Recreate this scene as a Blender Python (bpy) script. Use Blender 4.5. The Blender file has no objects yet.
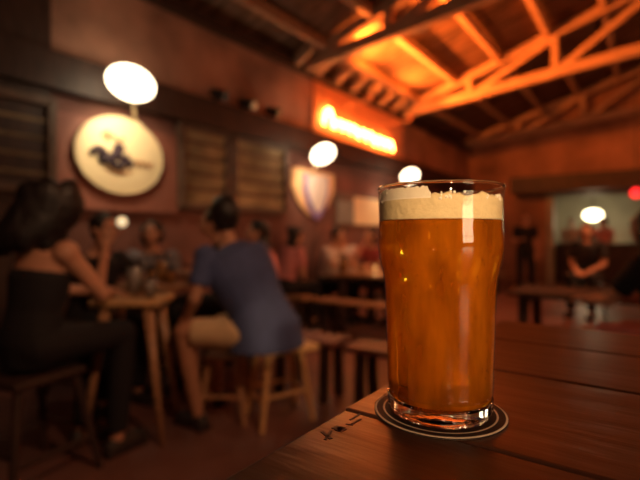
import bpy, bmesh, math, random
from mathutils import Vector, Matrix, noise
random.seed(7)
sc = bpy.context.scene
COL = sc.collection

# ------------------------------------------------------------------ camera, world, exposure
FPX = 447.0; HOR = 237.0; CAMZ = 1.2
YAW = math.radians(36.4); CS, SN = math.cos(YAW), math.sin(YAW)
def cw(X, Y, z=0.0):                      # metres right of / ahead of the viewpoint -> room coordinates (y runs along the sign wall)
    return Vector((CS*X - SN*Y, SN*X + CS*Y, z))
def at(px, py, Y):
    return cw((px-320)/FPX*Y, Y, CAMZ + (HOR-py)/FPX*Y)
def on_wall(px, py, x=-4.2):              # where that line of sight meets the plane x = const
    Y = x/(CS*(px-320)/FPX - SN)
    return at(px, py, Y)
cam_d = bpy.data.cameras.new('camera'); cam = bpy.data.objects.new('camera', cam_d); COL.objects.link(cam)
cam.location = (0, 0, CAMZ); cam.rotation_euler = (math.pi/2, 0, YAW)
cam_d.sensor_width = 36; cam_d.lens = FPX/640*36; cam_d.shift_y = -3/640; cam_d.clip_start = 0.01
cam_d.dof.use_dof = True; cam_d.dof.focus_distance = 0.268; cam_d.dof.aperture_fstop = 4.7
sc.camera = cam
w = bpy.data.worlds.new('world'); sc.world = w; w.use_nodes = True
w.node_tree.nodes['Background'].inputs[0].default_value = (1.0, .42, .25, 1)
w.node_tree.nodes['Background'].inputs[1].default_value = 0.006
sc.view_settings.view_transform = 'Standard'; sc.view_settings.look = 'None'
sc.view_settings.gamma = 1; sc.view_settings.use_curve_mapping = False
sc.view_settings.exposure = 0.0
sc.cycles.use_denoising = True
sc.cycles.sample_clamp_indirect = 4.0
sc.cycles.max_bounces = 8; sc.cycles.transparent_max_bounces = 12
LIGHT_SCALE = 1.0
def lamp_light(name, kind, loc, energy, color, size=.1, target=None, spot=None, parent=None):
    d = bpy.data.lights.new(name, kind); d.energy = energy*LIGHT_SCALE; d.color = color
    o = bpy.data.objects.new(name, d); COL.objects.link(o); o.location = loc
    if kind == 'AREA': d.size = size
    else: d.shadow_soft_size = size
    if kind == 'SPOT': d.spot_size = spot or 1.2; d.spot_blend = .6
    if target is not None:
        o.rotation_euler = (Vector(target)-Vector(loc)).to_track_quat('-Z', 'Y').to_euler()
    if parent: o.parent = parent; o.matrix_parent_inverse = parent.matrix_world.inverted()
    return o
# added fill lamps, out of view over the right half and behind the viewpoint
FILL_LAMPS = [((1.6, 1.6, 2.75), 3, (1, .42, .20)), ((1.4, 5.0, 2.9), 40, (1, .33, .12)), ((1.2, 9.0, 3.0), 50, (1, .30, .10)),
            ((-1.6, -1.6, 2.7), 9, (1, .45, .25)), ((.55, 3.6, 2.75), 200, (1, .42, .18), (-2.6, 5.0, .8)), ((.55, 7.6, 2.8), 260, (1, .36, .14), (-2.6, 8.0, .8)), ((.45, .9, 2.9), 120, (1, .50, .25), (-2.35, 1.75, .9))]

# ------------------------------------------------------------------ materials
def mat(name, col, rough=.6, metal=0, var=.25, scale=6, bump=0, stretch=(1,1,1), emit=None, estr=0, coat=0, col2=None, spec=None):
    m = bpy.data.materials.new(name); m.use_nodes = True; n = m.node_tree.nodes; l = m.node_tree.links
    b = n['Principled BSDF']; b.inputs['Roughness'].default_value = rough; b.inputs['Metallic'].default_value = metal
    if spec is not None: b.inputs['Specular IOR Level'].default_value = spec
    if coat: b.inputs['Coat Weight'].default_value = coat; b.inputs['Coat Roughness'].default_value = .2
    tc = n.new('ShaderNodeTexCoord'); mp = n.new('ShaderNodeMapping'); mp.inputs['Scale'].default_value = stretch
    nz = n.new('ShaderNodeTexNoise'); nz.inputs['Scale'].default_value = scale; nz.inputs['Detail'].default_value = 5
    l.new(tc.outputs['Object'], mp.inputs[0]); l.new(mp.outputs[0], nz.inputs['Vector'])
    rp = n.new('ShaderNodeValToRGB'); e = rp.color_ramp.elements
    c2 = col2 or tuple(min(1, c*(1+var)) for c in col); c1 = tuple(c*(1-var) for c in col)
    e[0].position = .3; e[1].position = .7; e[0].color = (*c1, 1); e[1].color = (*c2, 1)
    l.new(nz.outputs['Fac'], rp.inputs[0]); l.new(rp.outputs[0], b.inputs['Base Color'])
    if bump:
        bp = n.new('ShaderNodeBump'); bp.inputs['Strength'].default_value = bump; bp.inputs['Distance'].default_value = .02
        l.new(nz.outputs['Fac'], bp.inputs['Height']); l.new(bp.outputs[0], b.inputs['Normal'])
    if emit: b.inputs['Emission Color'].default_value = (*emit, 1); b.inputs['Emission Strength'].default_value = estr
    return m
M = {}
M['plaster'] = mat('wall_plaster', (.42,.22,.15), .85, var=.45, scale=1.6, bump=.3)
M['dado'] = mat('wall_paint', (.17,.070,.055), .75, var=.3, scale=2.5, bump=.1)
M['backwall'] = mat('back_wall_plaster', (.36,.18,.12), .85, var=.5, scale=1.1, bump=.3)
M['floor'] = mat('floor_concrete', (.16,.07,.055), .42, var=.45, scale=1.4, bump=.08)
M['roof'] = mat('roof_boards', (.36,.21,.14), .8, var=.6, scale=2.2, stretch=(1,5,1), bump=.3)
M['truss'] = mat('truss_timber', (.48,.29,.19), .7, var=.3, scale=3, stretch=(1,6,6))
M['darkwood'] = mat('dark_wood', (.045,.022,.016), .55, var=.4, scale=5, stretch=(1,8,1))
M['black'] = mat('black_metal', (.012,.011,.012), .4, var=.2)
M['pale_wood'] = mat('pale_wood', (.62,.36,.16), .5, var=.25, scale=7, stretch=(8,8,1))
M['mid_wood'] = mat('mid_wood', (.40,.21,.11), .42, var=.35, scale=6, stretch=(1,9,9), coat=.3)
M['panel'] = mat('sign_panel', (.30,.115,.085), .6, var=.15, scale=3)
M['cream'] = mat('cream_paint', (.88,.74,.48), .5, var=.05, scale=3)
M['ink'] = mat('dark_ink', (.03,.012,.03), .5)
M['ink2'] = mat('brown_ink', (.42,.22,.10), .5)
M['louvre'] = mat('louvre_glass', (.42,.33,.20), .25, var=.5, scale=2)
M['louvre_frame'] = mat('louvre_frame', (.13,.08,.055), .5)
M['board_orange'] = mat('neon_backboard', (.75,.30,.14), .6, var=.12, scale=3)
M['neon'] = mat('neon_glow', (1,.5,.2), emit=(1,.30,.055), estr=48)
M['opal'] = mat('opal_shade', (.9,.85,.75), emit=(1,.80,.52), estr=7)
M['opal_far'] = mat('globe_glow', (.9,.85,.7), emit=(1,.85,.50), estr=9)
M['red_lamp'] = mat('red_lamp', (.8,.02,.02), emit=(1,.02,.02), estr=3)
M['filament'] = mat('bulb_glow', (1,.7,.4), emit=(1,.5,.2), estr=25)
M['shade'] = mat('streak_lamp_glow', (.9,.8,.6), emit=(1,.72,.42), estr=9.5)
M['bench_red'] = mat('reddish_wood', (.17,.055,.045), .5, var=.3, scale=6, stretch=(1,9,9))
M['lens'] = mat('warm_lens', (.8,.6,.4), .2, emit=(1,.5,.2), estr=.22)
M['skin'] = mat('skin', (.55,.27,.17), .5, var=.08, scale=8)
M['skin2'] = mat('skin_tan', (.46,.22,.13), .5, var=.08, scale=8)
M['hair'] = mat('dark_hair', (.010,.006,.006), .5, var=.4, scale=40, bump=.4, stretch=(1,1,.2))
M['eye'] = mat('eye', (.06,.04,.03), .15)
M['shirt_blue'] = mat('blue_cotton', (.060,.080,.20), .85, var=.15, scale=9, bump=.2)
M['shorts'] = mat('cream_cotton', (.68,.48,.28), .85, var=.15, scale=9, bump=.2)
M['cloth_dark'] = mat('dark_cloth', (.009,.007,.010), .85, var=.3)
M['cloth_pink'] = mat('pink_cloth', (.55,.20,.20), .85, var=.2)
M['cloth_white'] = mat('pale_cloth', (.60,.48,.42), .85, var=.2)
M['cloth_grey'] = mat('grey_cloth', (.20,.19,.22), .85, var=.2)
M['cloth_red'] = mat('red_cloth', (.40,.06,.05), .85, var=.2)
M['shoe'] = mat('shoe_leather', (.03,.02,.018), .5)
M['tint_white'] = mat('pale_paint', (.36,.33,.25), .6, var=.15, scale=2)
M['grey_panel'] = mat('grey_panel', (.24,.26,.25), .5, var=.15)
M['poster_white'] = mat('poster_white', (.82,.74,.74), .5, var=.08, scale=3)
M['poster_blue'] = mat('poster_blue', (.22,.16,.42), .5, var=.2, scale=4)
M['poster_cream'] = mat('poster_cream', (.85,.52,.28), .5, var=.2, scale=3)

def thin_glass(name, tint=(.97,.97,.95), rough=.02):
    m = bpy.data.materials.new(name); m.use_nodes = True; n = m.node_tree.nodes; l = m.node_tree.links; n.clear()
    o = n.new('ShaderNodeOutputMaterial'); mx = n.new('ShaderNodeMixShader'); t = n.new('ShaderNodeBsdfTransparent'); g = n.new('ShaderNodeBsdfGlossy')
    lw = n.new('ShaderNodeLayerWeight'); lw.inputs[0].default_value = .5
    pw = n.new('ShaderNodeMath'); pw.operation = 'POWER'; pw.inputs[1].default_value = 5; l.new(lw.outputs['Facing'], pw.inputs[0])
    f = n.new('ShaderNodeMath'); f.operation = 'MULTIPLY_ADD'; f.inputs[1].default_value = .5; f.inputs[2].default_value = .045; l.new(pw.outputs[0], f.inputs[0])
    t.inputs[0].default_value = (*tint, 1); g.inputs['Roughness'].default_value = rough
    nz = n.new('ShaderNodeTexNoise'); nz.inputs['Scale'].default_value = 90; bp = n.new('ShaderNodeBump'); bp.inputs['Strength'].default_value = .06; bp.inputs['Distance'].default_value = .001
    tc = n.new('ShaderNodeTexCoord'); l.new(tc.outputs['Object'], nz.inputs['Vector']); l.new(nz.outputs['Fac'], bp.inputs['Height']); l.new(bp.outputs[0], g.inputs['Normal'])
    l.new(f.outputs[0], mx.inputs[0]); l.new(t.outputs[0], mx.inputs[1]); l.new(g.outputs[0], mx.inputs[2]); l.new(mx.outputs[0], o.inputs[0])
    return m
M['glass_wall'] = thin_glass('clear_glass')
M['glass_thick'] = mat('thick_glass', (1,.97,.92), .02, var=0)
M['glass_thick'].node_tree.nodes['Principled BSDF'].inputs['Transmission Weight'].default_value = 1
M['glass_thick'].node_tree.nodes['Principled BSDF'].inputs['IOR'].default_value = 1.5
def beer_mat():
    m = bpy.data.materials.new('amber_beer'); m.use_nodes = True; n = m.node_tree.nodes; l = m.node_tree.links; n.clear()
    o = n.new('ShaderNodeOutputMaterial'); mx = n.new('ShaderNodeMixShader'); r = n.new('ShaderNodeBsdfRefraction'); t = n.new('ShaderNodeBsdfTranslucent'); d = n.new('ShaderNodeBsdfDiffuse'); m2 = n.new('ShaderNodeMixShader')
    r.inputs['Color'].default_value = (1.0,.74,.18,1); r.inputs['IOR'].default_value = 1.34; r.inputs['Roughness'].default_value = .06
    t.inputs['Color'].default_value = (1,.48,.04,1); d.inputs['Color'].default_value = (1,.29,.008,1)
    mx.inputs[0].default_value = .38; m2.inputs[0].default_value = .5
    tc = n.new('ShaderNodeTexCoord'); mp = n.new('ShaderNodeMapping'); mp.inputs['Scale'].default_value = (60, 60, 16); nz = n.new('ShaderNodeTexNoise'); nz.inputs['Scale'].default_value = 1; nz.inputs['Detail'].default_value = 4
    rg = n.new('ShaderNodeMapRange'); rg.inputs[1].default_value = .32; rg.inputs[2].default_value = .68; rg.inputs[3].default_value = .16; rg.inputs[4].default_value = .68
    l.new(tc.outputs['Object'], mp.inputs[0]); l.new(mp.outputs[0], nz.inputs['Vector']); l.new(nz.outputs['Fac'], rg.inputs[0]); l.new(rg.outputs[0], mx.inputs[0])
    l.new(t.outputs[0], m2.inputs[1]); l.new(d.outputs[0], m2.inputs[2]); l.new(r.outputs[0], mx.inputs[1]); l.new(m2.outputs[0], mx.inputs[2]); l.new(mx.outputs[0], o.inputs[0])
    return m
M['beer'] = beer_mat()
M['foam'] = mat('beer_foam', (.85,.68,.45), .8, var=.05, scale=220, bump=.15)
M['foam'].node_tree.nodes['Principled BSDF'].inputs['Subsurface Weight'].default_value = .0

def table_mat():
    m = mat('table_planks', (.100,.035,.020), .36, var=.35, scale=4, stretch=(1.5,11,11), bump=.10, coat=.5)
    return m
M['plank'] = table_mat()
def coaster_mat():
    m = bpy.data.materials.new('coaster_print'); m.use_nodes = True; n = m.node_tree.nodes; l = m.node_tree.links; b = n['Principled BSDF']
    tc = n.new('ShaderNodeTexCoord'); sp = n.new('ShaderNodeSeparateXYZ'); l.new(tc.outputs['Object'], sp.inputs[0])
    cx = n.new('ShaderNodeCombineXYZ'); l.new(sp.outputs[0], cx.inputs[0]); l.new(sp.outputs[1], cx.inputs[1])
    ln = n.new('ShaderNodeVectorMath'); ln.operation = 'LENGTH'; l.new(cx.outputs[0], ln.inputs[0])
    mr = n.new('ShaderNodeMath'); mr.operation = 'DIVIDE'; mr.inputs[1].default_value = .0478; l.new(ln.outputs['Value'], mr.inputs[0])
    rp = n.new('ShaderNodeValToRGB'); rp.color_ramp.interpolation = 'CONSTANT'; e = rp.color_ramp.elements
    dark = (.035,.016,.014,1); lt = (.95,.80,.66,1)
    e[0].position = 0; e[0].color = dark; e[1].position = .752; e[1].color = lt
    for p, c in ((.778, dark), (.870, lt), (.895, dark)):
        q = e.new(p); q.color = c
    l.new(mr.outputs[0], rp.inputs[0]); l.new(rp.outputs[0], b.inputs['Base Color']); b.inputs['Roughness'].default_value = .6
    return m
M['coaster'] = coaster_mat()

# ------------------------------------------------------------------ mesh helpers
def box(bm, c, s, rot=None):
    mtx = Matrix.Translation(Vector(c)) @ (rot.to_4x4() if rot else Matrix.Identity(4)) @ Matrix.Diagonal((*s, 1))
    return bmesh.ops.create_cube(bm, size=1, matrix=mtx)['verts']
def frame_z(d):
    return Vector(d).normalized().to_track_quat('Z', 'X').to_matrix()
def rod(bm, a, b, r1, r2=None, seg=14, caps=True):
    a, b = Vector(a), Vector(b); r2 = r1 if r2 is None else r2
    mtx = Matrix.Translation((a+b)/2) @ frame_z(b-a).to_4x4()
    bmesh.ops.create_cone(bm, cap_ends=caps, segments=seg, radius1=r1, radius2=r2, depth=(b-a).length, matrix=mtx)
def beam(bm, a, b, wdt, hgt):             # rectangular bar from a to b
    a, b = Vector(a), Vector(b); d = (b-a)
    z = d.normalized(); x = Vector((0,0,1)).cross(z)
    if x.length < 1e-3: x = Vector((1,0,0))
    x.normalize(); y = z.cross(x)
    R = Matrix((x, y, z)).transposed()
    box(bm, (a+b)/2, (wdt, hgt, d.length), R)
def ball(bm, c, s, rot=None, seg=16):
    s = (s,)*3 if isinstance(s, (int, float)) else s
    mtx = Matrix.Translation(Vector(c)) @ (rot.to_4x4() if rot else Matrix.Identity(4)) @ Matrix.Diagonal((*s, 1))
    bmesh.ops.create_uvsphere(bm, u_segments=seg, v_segments=max(6, seg*2//3), radius=1, matrix=mtx)
def capsule(bm, a, b, r1, r2, seg=12):
    rod(bm, a, b, r1, r2, seg); ball(bm, a, r1, seg=seg); ball(bm, b, r2, seg=seg)
def loft(bm, secs, right, seg=20):
    """secs: (centre, half width along right, half depth); capped"""
    right = Vector(right).normalized(); rings = []
    for i, (c, hw, hd) in enumerate(secs):
        p0 = Vector(secs[max(i-1,0)][0]); p1 = Vector(secs[min(i+1,len(secs)-1)][0]); t = (p1-p0).normalized()
        x = (right - t*right.dot(t)).normalized(); y = t.cross(x)
        rings.append([bm.verts.new(Vector(c)+x*hw*math.cos(2*math.pi*k/seg)+y*hd*math.sin(2*math.pi*k/seg)) for k in range(seg)])
    for a, b in zip(rings, rings[1:]):
        for k in range(seg): bm.faces.new((a[k], a[(k+1)%seg], b[(k+1)%seg], b[k]))
    bm.faces.new(rings[0][::-1]); bm.faces.new(rings[-1])
def lathe(bm, prof, seg=48, c=(0,0,0), closed=False):
    rings = []; c = Vector(c)
    for r, z in prof:
        if r < 1e-6: rings.append([bm.verts.new(c+Vector((0,0,z)))])
        else: rings.append([bm.verts.new(c+Vector((r*math.cos(2*math.pi*k/seg), r*math.sin(2*math.pi*k/seg), z))) for k in range(seg)])
    pairs = list(zip(rings, rings[1:])) + ([(rings[-1], rings[0])] if closed else [])
    for a, b in pairs:
        for k in range(seg):
            k2 = (k+1) % seg
            if len(a) == 1 and len(b) == 1: continue
            if len(a) == 1: bm.faces.new((a[0], b[k2], b[k]))
            elif len(b) == 1: bm.faces.new((a[k], a[k2], b[0]))
            else: bm.faces.new((a[k], a[k2], b[k2], b[k]))
def obj(name, bm, m, parent=None, smooth=False, bevel=0, loc=None):
    bmesh.ops.recalc_face_normals(bm, faces=bm.faces)
    me = bpy.data.meshes.new(name); bm.to_mesh(me); bm.free(); me.materials.append(m)
    o = bpy.data.objects.new(name, me); COL.objects.link(o)
    if smooth: me.shade_smooth()
    if loc is not None: me.transform(Matrix.Translation(-Vector(loc))); o.location = loc
    if parent is not None:
        o.parent = parent
        if loc is None: me.transform(wm(parent).inverted())
        else: o.location = wm(parent).inverted() @ Vector(loc)
    if bevel:
        b = o.modifiers.new('bevel', 'BEVEL'); b.width = bevel; b.segments = 2; b.limit_method = 'ANGLE'
    return o
def wm(o):
    m = Matrix.LocRotScale(o.location, o.rotation_euler, o.scale)
    return wm(o.parent) @ m if o.parent else m
def tag(o, label, cat, group=None, kind=None):
    o['label'] = label; o['category'] = cat
    if group: o['group'] = group
    if kind: o['kind'] = kind
    return o
def struct(o): o['kind'] = 'structure'; return o
def empty(name, loc, label, cat, group=None, rz=0):
    o = bpy.data.objects.new(name, None); COL.objects.link(o); o.location = loc; o.rotation_euler = (0,0,rz)
    return tag(o, label, cat, group)
def B(): return bmesh.new()
def bx(name, c, s, m, parent=None, bevel=0, rot=None):
    b = B(); box(b, c, s, rot); return obj(name, b, m, parent, bevel=bevel)
def tube(name, pts, r, m, parent=None, res=2, cyclic=False):
    """smooth tube through pts, as a mesh"""
    P = [Vector(p) for p in pts]; path = []
    for i in range(len(P)-1):
        p0, p1, p2, p3 = P[max(i-1,0)], P[i], P[i+1], P[min(i+2,len(P)-1)]
        for k in range(4):
            t = k/4; path.append(.5*((2*p1)+(p2-p0)*t+(2*p0-5*p1+4*p2-p3)*t*t+(3*p1-p0-3*p2+p3)*t**3))
    path.append(P[-1]); b = B()
    for a, c in zip(path, path[1:]):
        if (c-a).length > 1e-5: rod(b, a, c, r, seg=8)
    for a in path: ball(b, a, r, seg=8)
    return obj(name, b, m, parent, smooth=True)

# ------------------------------------------------------------------ the setting
X0, X1, Y0, Y1 = -4.2, 4.6, -4.0, 12.9
ZW = 3.72
ROOF_S = .30
struct(bx('floor', ((X0+X1)/2, (Y0+Y1+4)/2, -.05), (X1-X0+.6, Y1-Y0+4.6, .1), M['floor']))
# sign wall: painted lower part and bare plaster above
struct(bx('wall_left', (X0-.1, (Y0+Y1)/2, 2.62/2), (.2, Y1-Y0+.2, 2.62), M['dado']))
struct(bx('wall_left_plaster', (X0-.1, (Y0+Y1)/2, (2.62+ZW)/2), (.2, Y1-Y0+.2, ZW-2.62), M['plaster'])).name = 'wall_left_upper'
struct(bx('wall_right', (X1+.1, (Y0+Y1)/2, ZW/2), (.2, Y1-Y0+.2, ZW), M['dado']))
struct(bx('wall_rear', ((X0+X1)/2, Y0-.1, 2.7), (X1-X0+.4, .2, 5.4), M['dado']))
# end wall with the wide opening into the next room
OX0, OX1, OZ = -2.06, .35, 2.24
b = B(); box(b, ((X0+OX0)/2, Y1+.1, 2.6), (OX0-X0, .2, 5.2)); box(b, ((OX1+X1)/2, Y1+.1, 2.6), (X1-OX1, .2, 5.2)); box(b, ((OX0+OX1)/2, Y1+.1, (OZ+5.2)/2), (OX1-OX0, .2, 5.2-OZ))
struct(obj('wall_back', b, M['backwall']))
b = B()
for x in (OX0, OX1): box(b, (x, Y1-.02, OZ/2), (.16, .32, OZ))
box(b, ((OX0+OX1)/2, Y1-.02, OZ+.04), (OX1-OX0+.16, .32, .1))
struct(obj('trim_1', b, M['tint_white']))
# next room
b = B(); box(b, (-.8, Y1+3.3, 1.4), (4.4, .1, 2.8)); box(b, (-3.0, Y1+1.8, 1.4), (.1, 3.1, 2.8)); box(b, (1.4, Y1+1.8, 1.4), (.1, 3.1, 2.8)); box(b, (-.8, Y1+1.8, 2.8), (4.4, 3.1, .1))
struct(obj('wall_far_room', b, M['tint_white']))
bc = empty('bar_counter', (-.8, Y1+.55, 0), 'dark bar counter across the lit doorway', 'bar counter')
b = B(); box(b, (-.85, Y1+.55, .5), (2.36, .4, 1.0)); obj('body', b, M['darkwood'], bc)
b = B(); box(b, (-.85, Y1+.53, 1.02), (2.4, .5, .04)); obj('worktop', b, M['darkwood'], bc, bevel=.006)
# roof
RX = 0.2
def roofz(x): return ZW+.12 + ROOF_S*((x-X0) if x < RX else (RX-X0)-(x-RX))
for nm, xa, xb in (('roof_left', X0-.2, RX), ('roof_right', RX, X1+.2)):
    b = B(); za, zb = roofz(xa)+.10, roofz(xb)+.10
    vs = [b.verts.new(p) for p in ((xa,Y0-.2,za),(xb,Y0-.2,zb),(xb,Y1+.2,zb),(xa,Y1+.2,za))]
    f = b.faces.new(vs); bmesh.ops.solidify(b, geom=[f], thickness=.06)
    struct(obj(nm, b, M['roof']))
# timber purlins along the roof and rafters down the slope
for i, x in enumerate((-3.75, -3.0, -2.2, -1.4, -.6)):
    b = B(); beam(b, (x, Y0, roofz(x)-.02), (x, Y1, roofz(x)-.02), .09, .13)
    o = obj('purlin', b, M['truss']); tag(o, 'roof purlin running along the slope, %s above the sign wall' % ('first','second','third','fourth','fifth')[i], 'purlin', 'roof purlins')
y = 5.0; k = 0
RAFT = []
while y < 9.0:
    b = B(); beam(b, (X0+.02, y, ZW-.02), (X0+.38, y, roofz(X0+.38)-.06), .09, .12)
    o = obj('rafter_tail', b, M['truss']); RAFT.append(o)
    tag(o, 'short rafter end on the wall top over the neon board, %s from the near end' % ('first','second','third','fourth','fifth','sixth','seventh','eighth','ninth')[len(RAFT)-1], 'rafter', 'rafter ends over the neon sign'); y += .5
# trusses
def truss(u, label):
    t = empty('roof_truss', (X0, u, ZW), label, 'roof truss', 'timber roof trusses')
    def cz(x): return ZW+.02 + .088*((x-X0) if x < RX else (RX-X0)-(x-RX))
    b = B(); beam(b, (X0-.05,u,cz(X0)), (RX,u,cz(RX)), .12, .17); beam(b, (RX,u,cz(RX)), (X1+.05,u,cz(X1)), .12, .17); obj('bottom_chord', b, M['truss'], t, bevel=.01)
    b = B(); beam(b, (X0-.05,u,roofz(X0)-.05), (RX,u,roofz(RX)-.05), .12, .15); beam(b, (RX,u,roofz(RX)-.05), (X1+.05,u,roofz(X1)-.05), .12, .15); obj('top_chord', b, M['truss'], t, bevel=.01)
    for xs in (-2.75, -1.3, RX, 1.7, 3.1):
        b = B(); beam(b, (xs,u,cz(xs)), (xs,u,roofz(xs)-.1), .10, .10); obj('post', b, M['truss'], t)
    for xa, xb in ((-2.75, -1.3), (-1.3, RX), (1.7, RX), (3.1, 1.7)):
        b = B(); beam(b, (xa,u,cz(xa)), (xb,u,roofz(xb)-.12), .08, .10); obj('brace', b, M['truss'], t)
truss(1.9, 'timber roof truss nearest the viewpoint, mostly in the dark')
truss(5.25, 'dark timber roof truss in front of the orange lit roof')
truss(8.5, 'orange lit timber roof truss over the far end of the neon sign')
truss(12.45, 'timber roof truss against the end wall above the doorway')

# wall band: dark timber rail under the plaster
o = bx('trim_2', (X0+.07, (Y0+Y1)/2, 2.625), (.14, Y1-Y0, .32), M['darkwood']); struct(o)
o = bx('trim_3', (X0+.05, (Y0+Y1)/2, ZW-.02), (.10, Y1-Y0, .12), M['darkwood']); struct(o)
struct(bx('baseboard_left', (X0+.015, (Y0+Y1)/2, .08), (.03, Y1-Y0, .16), M['darkwood']))
# black cladding at the near end of the wall
o = bx('trim_4', (X0+.03, (Y0+1.72)/2, 1.9), (.06, 1.72-Y0, 3.4), M['darkwood']); struct(o)
# dark bulkhead hanging over the doorway
struct(bx('trim_5', ((-2.9+1)/2, Y1-.35, 2.52), (3.9, .7, .42), M['darkwood']))

def louvre_window(idx, ya, yb, za, zb, lit):
    fr = B(); yc, zc = (ya+yb)/2, (za+zb)/2; x = X0+.05
    for yy in (ya, yb): box(fr, (x, yy, zc), (.09, .07, zb-za+.07))
    for zz in (za, zb): box(fr, (x, yc, zz), (.09, yb-ya, .07))
    f = struct(obj('window_%d' % idx, fr, M['louvre_frame'], bevel=.006))
    n = 5
    for k in range(n):
        z = za+(k+.6)*(zb-za)/n
        b = B(); box(b, (x-.01, yc, z), (.012, yb-ya-.06, (zb-za)/n*.82), Matrix.Rotation(math.radians(24), 3, 'Y')); s = obj('louvre_slat', b, M['louvre'], f)
p1, p2, p3 = on_wall(178,150), on_wall(228,150), on_wall(282,150)
louvre_window(1, p1.y, p2.y-.06, 1.55, 2.44, 1)
louvre_window(2, p2.y+.04, p3.y, 1.55, 2.44, 1)
pa, pb = on_wall(-40,150), on_wall(48,150)
louvre_window(3, pa.y, pb.y, 1.6, 2.35, 0)

# ------------------------------------------------------------------ signs
pc = on_wall(117,154)
pan = bx('sign_panel', (X0+.03, (1.745+3.0)/2, 1.87), (.06, 1.26, .84), M['panel'], bevel=.008)
tag(pan, 'reddish brown square wall panel behind the oval cream sign', 'wall panel')
rs = empty('oval_sign', (X0+.06, 2.335, 1.985), 'big oval cream pub sign with dark script lettering on the left wall', 'sign')
b = B(); rod(b, (X0+.06, 2.335, 1.985), (X0+.11, 2.335, 1.985), .42, seg=64)
for v in b.verts: v.co.z = 1.985+(v.co.z-1.985)*.87; v.co.y = 2.335+(v.co.y-2.335)*1.04
obj('disc', b, M['cream'], rs, bevel=.008)
b = B(); 
for k in range(64):
    a0, a1 = 2*math.pi*k/64, 2*math.pi*(k+1)/64
    rod(b, (X0+.105, 2.335+.42*math.cos(a0), 1.985+.42*math.sin(a0)), (X0+.105, 2.335+.42*math.cos(a1), 1.985+.42*math.sin(a1)), .012, seg=6)
for v in b.verts: v.co.z = 1.985+(v.co.z-1.985)*.87; v.co.y = 2.335+(v.co.y-2.335)*1.04
obj('rim', b, M['cream'], rs)
def script(name, pts, r, m, parent, x, yc, zc, s):
    return tube(name, [(x, yc+a*s, zc+c*s) for a, c in pts], r, m, parent)
sx, sy_, sz = X0+.115, 2.335, 1.955
script('bold_lettering', [(-.62,.05),(-.50,.14),(-.38,.06),(-.46,-.04),(-.36,-.10),(-.24,.02)], .034, M['ink'], rs, sx, sy_, sz, .46)
script('bold_lettering', [(-.22,-.16),(-.12,.22),(-.02,.20),(-.08,.04),(.02,-.04),(-.04,-.18),(-.16,-.16)], .032, M['ink'], rs, sx, sy_, sz, .46)
script('bold_lettering', [(.03,-.08),(.10,.06),(.14,-.14),(.22,-.04)], .022, M['ink'], rs, sx, sy_, sz, .46)
script('fine_lettering', [(.22,-.08),(.30,.0),(.34,-.12),(.42,.0),(.47,-.12),(.55,.0),(.60,-.12),(.68,-.02)], .012, M['ink2'], rs, sx, sy_, sz, .46)
script('fine_lettering', [(-.42,.42),(-.30,.50),(-.34,.34),(-.20,.44),(-.10,.34),(.02,.42)], .013, M['ink2'], rs, sx, sy_, sz, .46)
script('fine_lettering', [(-.35,-.24),(-.1,-.32),(.2,-.26)], .010, M['ink2'], rs, sx, sy_, sz, .46)

# shield shaped sign
s2a, s2b = on_wall(290,190), on_wall(332,190); yc = (s2a.y+s2b.y)/2; hw = (s2b.y-s2a.y)/2
sh = empty('shield_sign', (X0+.02, yc, 1.85), 'pale shield shaped sign with blue edge on the wall between windows and neon', 'sign')
def plate(name, outline, x, th, m, parent):
    b = B(); vs = [b.verts.new((x, a, c)) for a, c in outline]; f = b.faces.new(vs)
    r = bmesh.ops.extrude_face_region(b, geom=[f]); bmesh.ops.translate(b, verts=[v for v in r['geom'] if isinstance(v, bmesh.types.BMVert)], vec=(th,0,0))
    return obj(name, b, m, parent)
shape = [(-1,.95),(1,.95),(1,.2),(.7,-.45),(.3,-.85),(0,-1),(-.3,-.85),(-.7,-.45),(-1,.2)]
plate('board', [(yc+a*hw, 1.87+c*.37) for a, c in shape], X0+.01, .03, M['poster_cream'], sh)
plate('blue_edge', [(yc+.05+a*hw*.62, 1.82+c*.36) for a, c in shape], X0+.035, .015, M['poster_blue'], sh)
plate('white_face', [(yc+.07+a*hw*.48, 1.88+c*.30) for a, c in shape], X0+.048, .012, M['poster_white'], sh)
# two-tone notice board
na, nm_, nb = on_wall(335,210), on_wall(352,210), on_wall(382,210)
nbd = empty('notice_board', (X0+.02, na.y, 1.6), 'two tone notice board, grey left and cream right, behind the far tables', 'notice board')
bx('frame', (X0+.02, (na.y+nb.y)/2, 1.67), (.04, nb.y-na.y+.06, .56), M['louvre_frame'], nbd)
bx('grey_sheet', (X0+.045, (na.y+nm_.y)/2, 1.62), (.012, nm_.y-na.y-.03, .38), M['grey_panel'], nbd)
bx('cream_sheet', (X0+.045, (nb.y+nm_.y)/2, 1.66), (.012, nb.y-nm_.y, .48), M['cream'], nbd)

# neon sign on its backboard
ns = empty('neon_sign', (X0+.02, 7.0, 2.72), 'glowing orange neon lettering on a long orange board under the roof', 'neon sign')
bx('backboard', (X0+.02, 7.02, 3.19), (.04, 3.1, .86), M['board_orange'], ns, bevel=.01)
ltr = []
def loops(y0, y1, zb, h, n, tilt=0):
    pts = []
    for i in range(n*6+1):
        t = i/6; a = 2*math.pi*t
        pts.append((X0+.10, y0+(y1-y0)*i/(n*6)-.045*math.sin(a), zb+h/2-h/2*math.cos(a)+tilt*i/(n*6)))
    return pts
tube('neon_tube', loops(5.68, 5.92, 2.98, .25, 1), .020, M['neon'], ns)
tube('neon_tube', loops(6.00, 6.66, 2.98, .12, 3), .020, M['neon'], ns)
tube('neon_tube', loops(6.72, 7.24, 2.95, .14, 2), .020, M['neon'], ns)
tube('neon_tube', loops(7.30, 7.98, 2.92, .15, 3), .020, M['neon'], ns)
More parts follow.
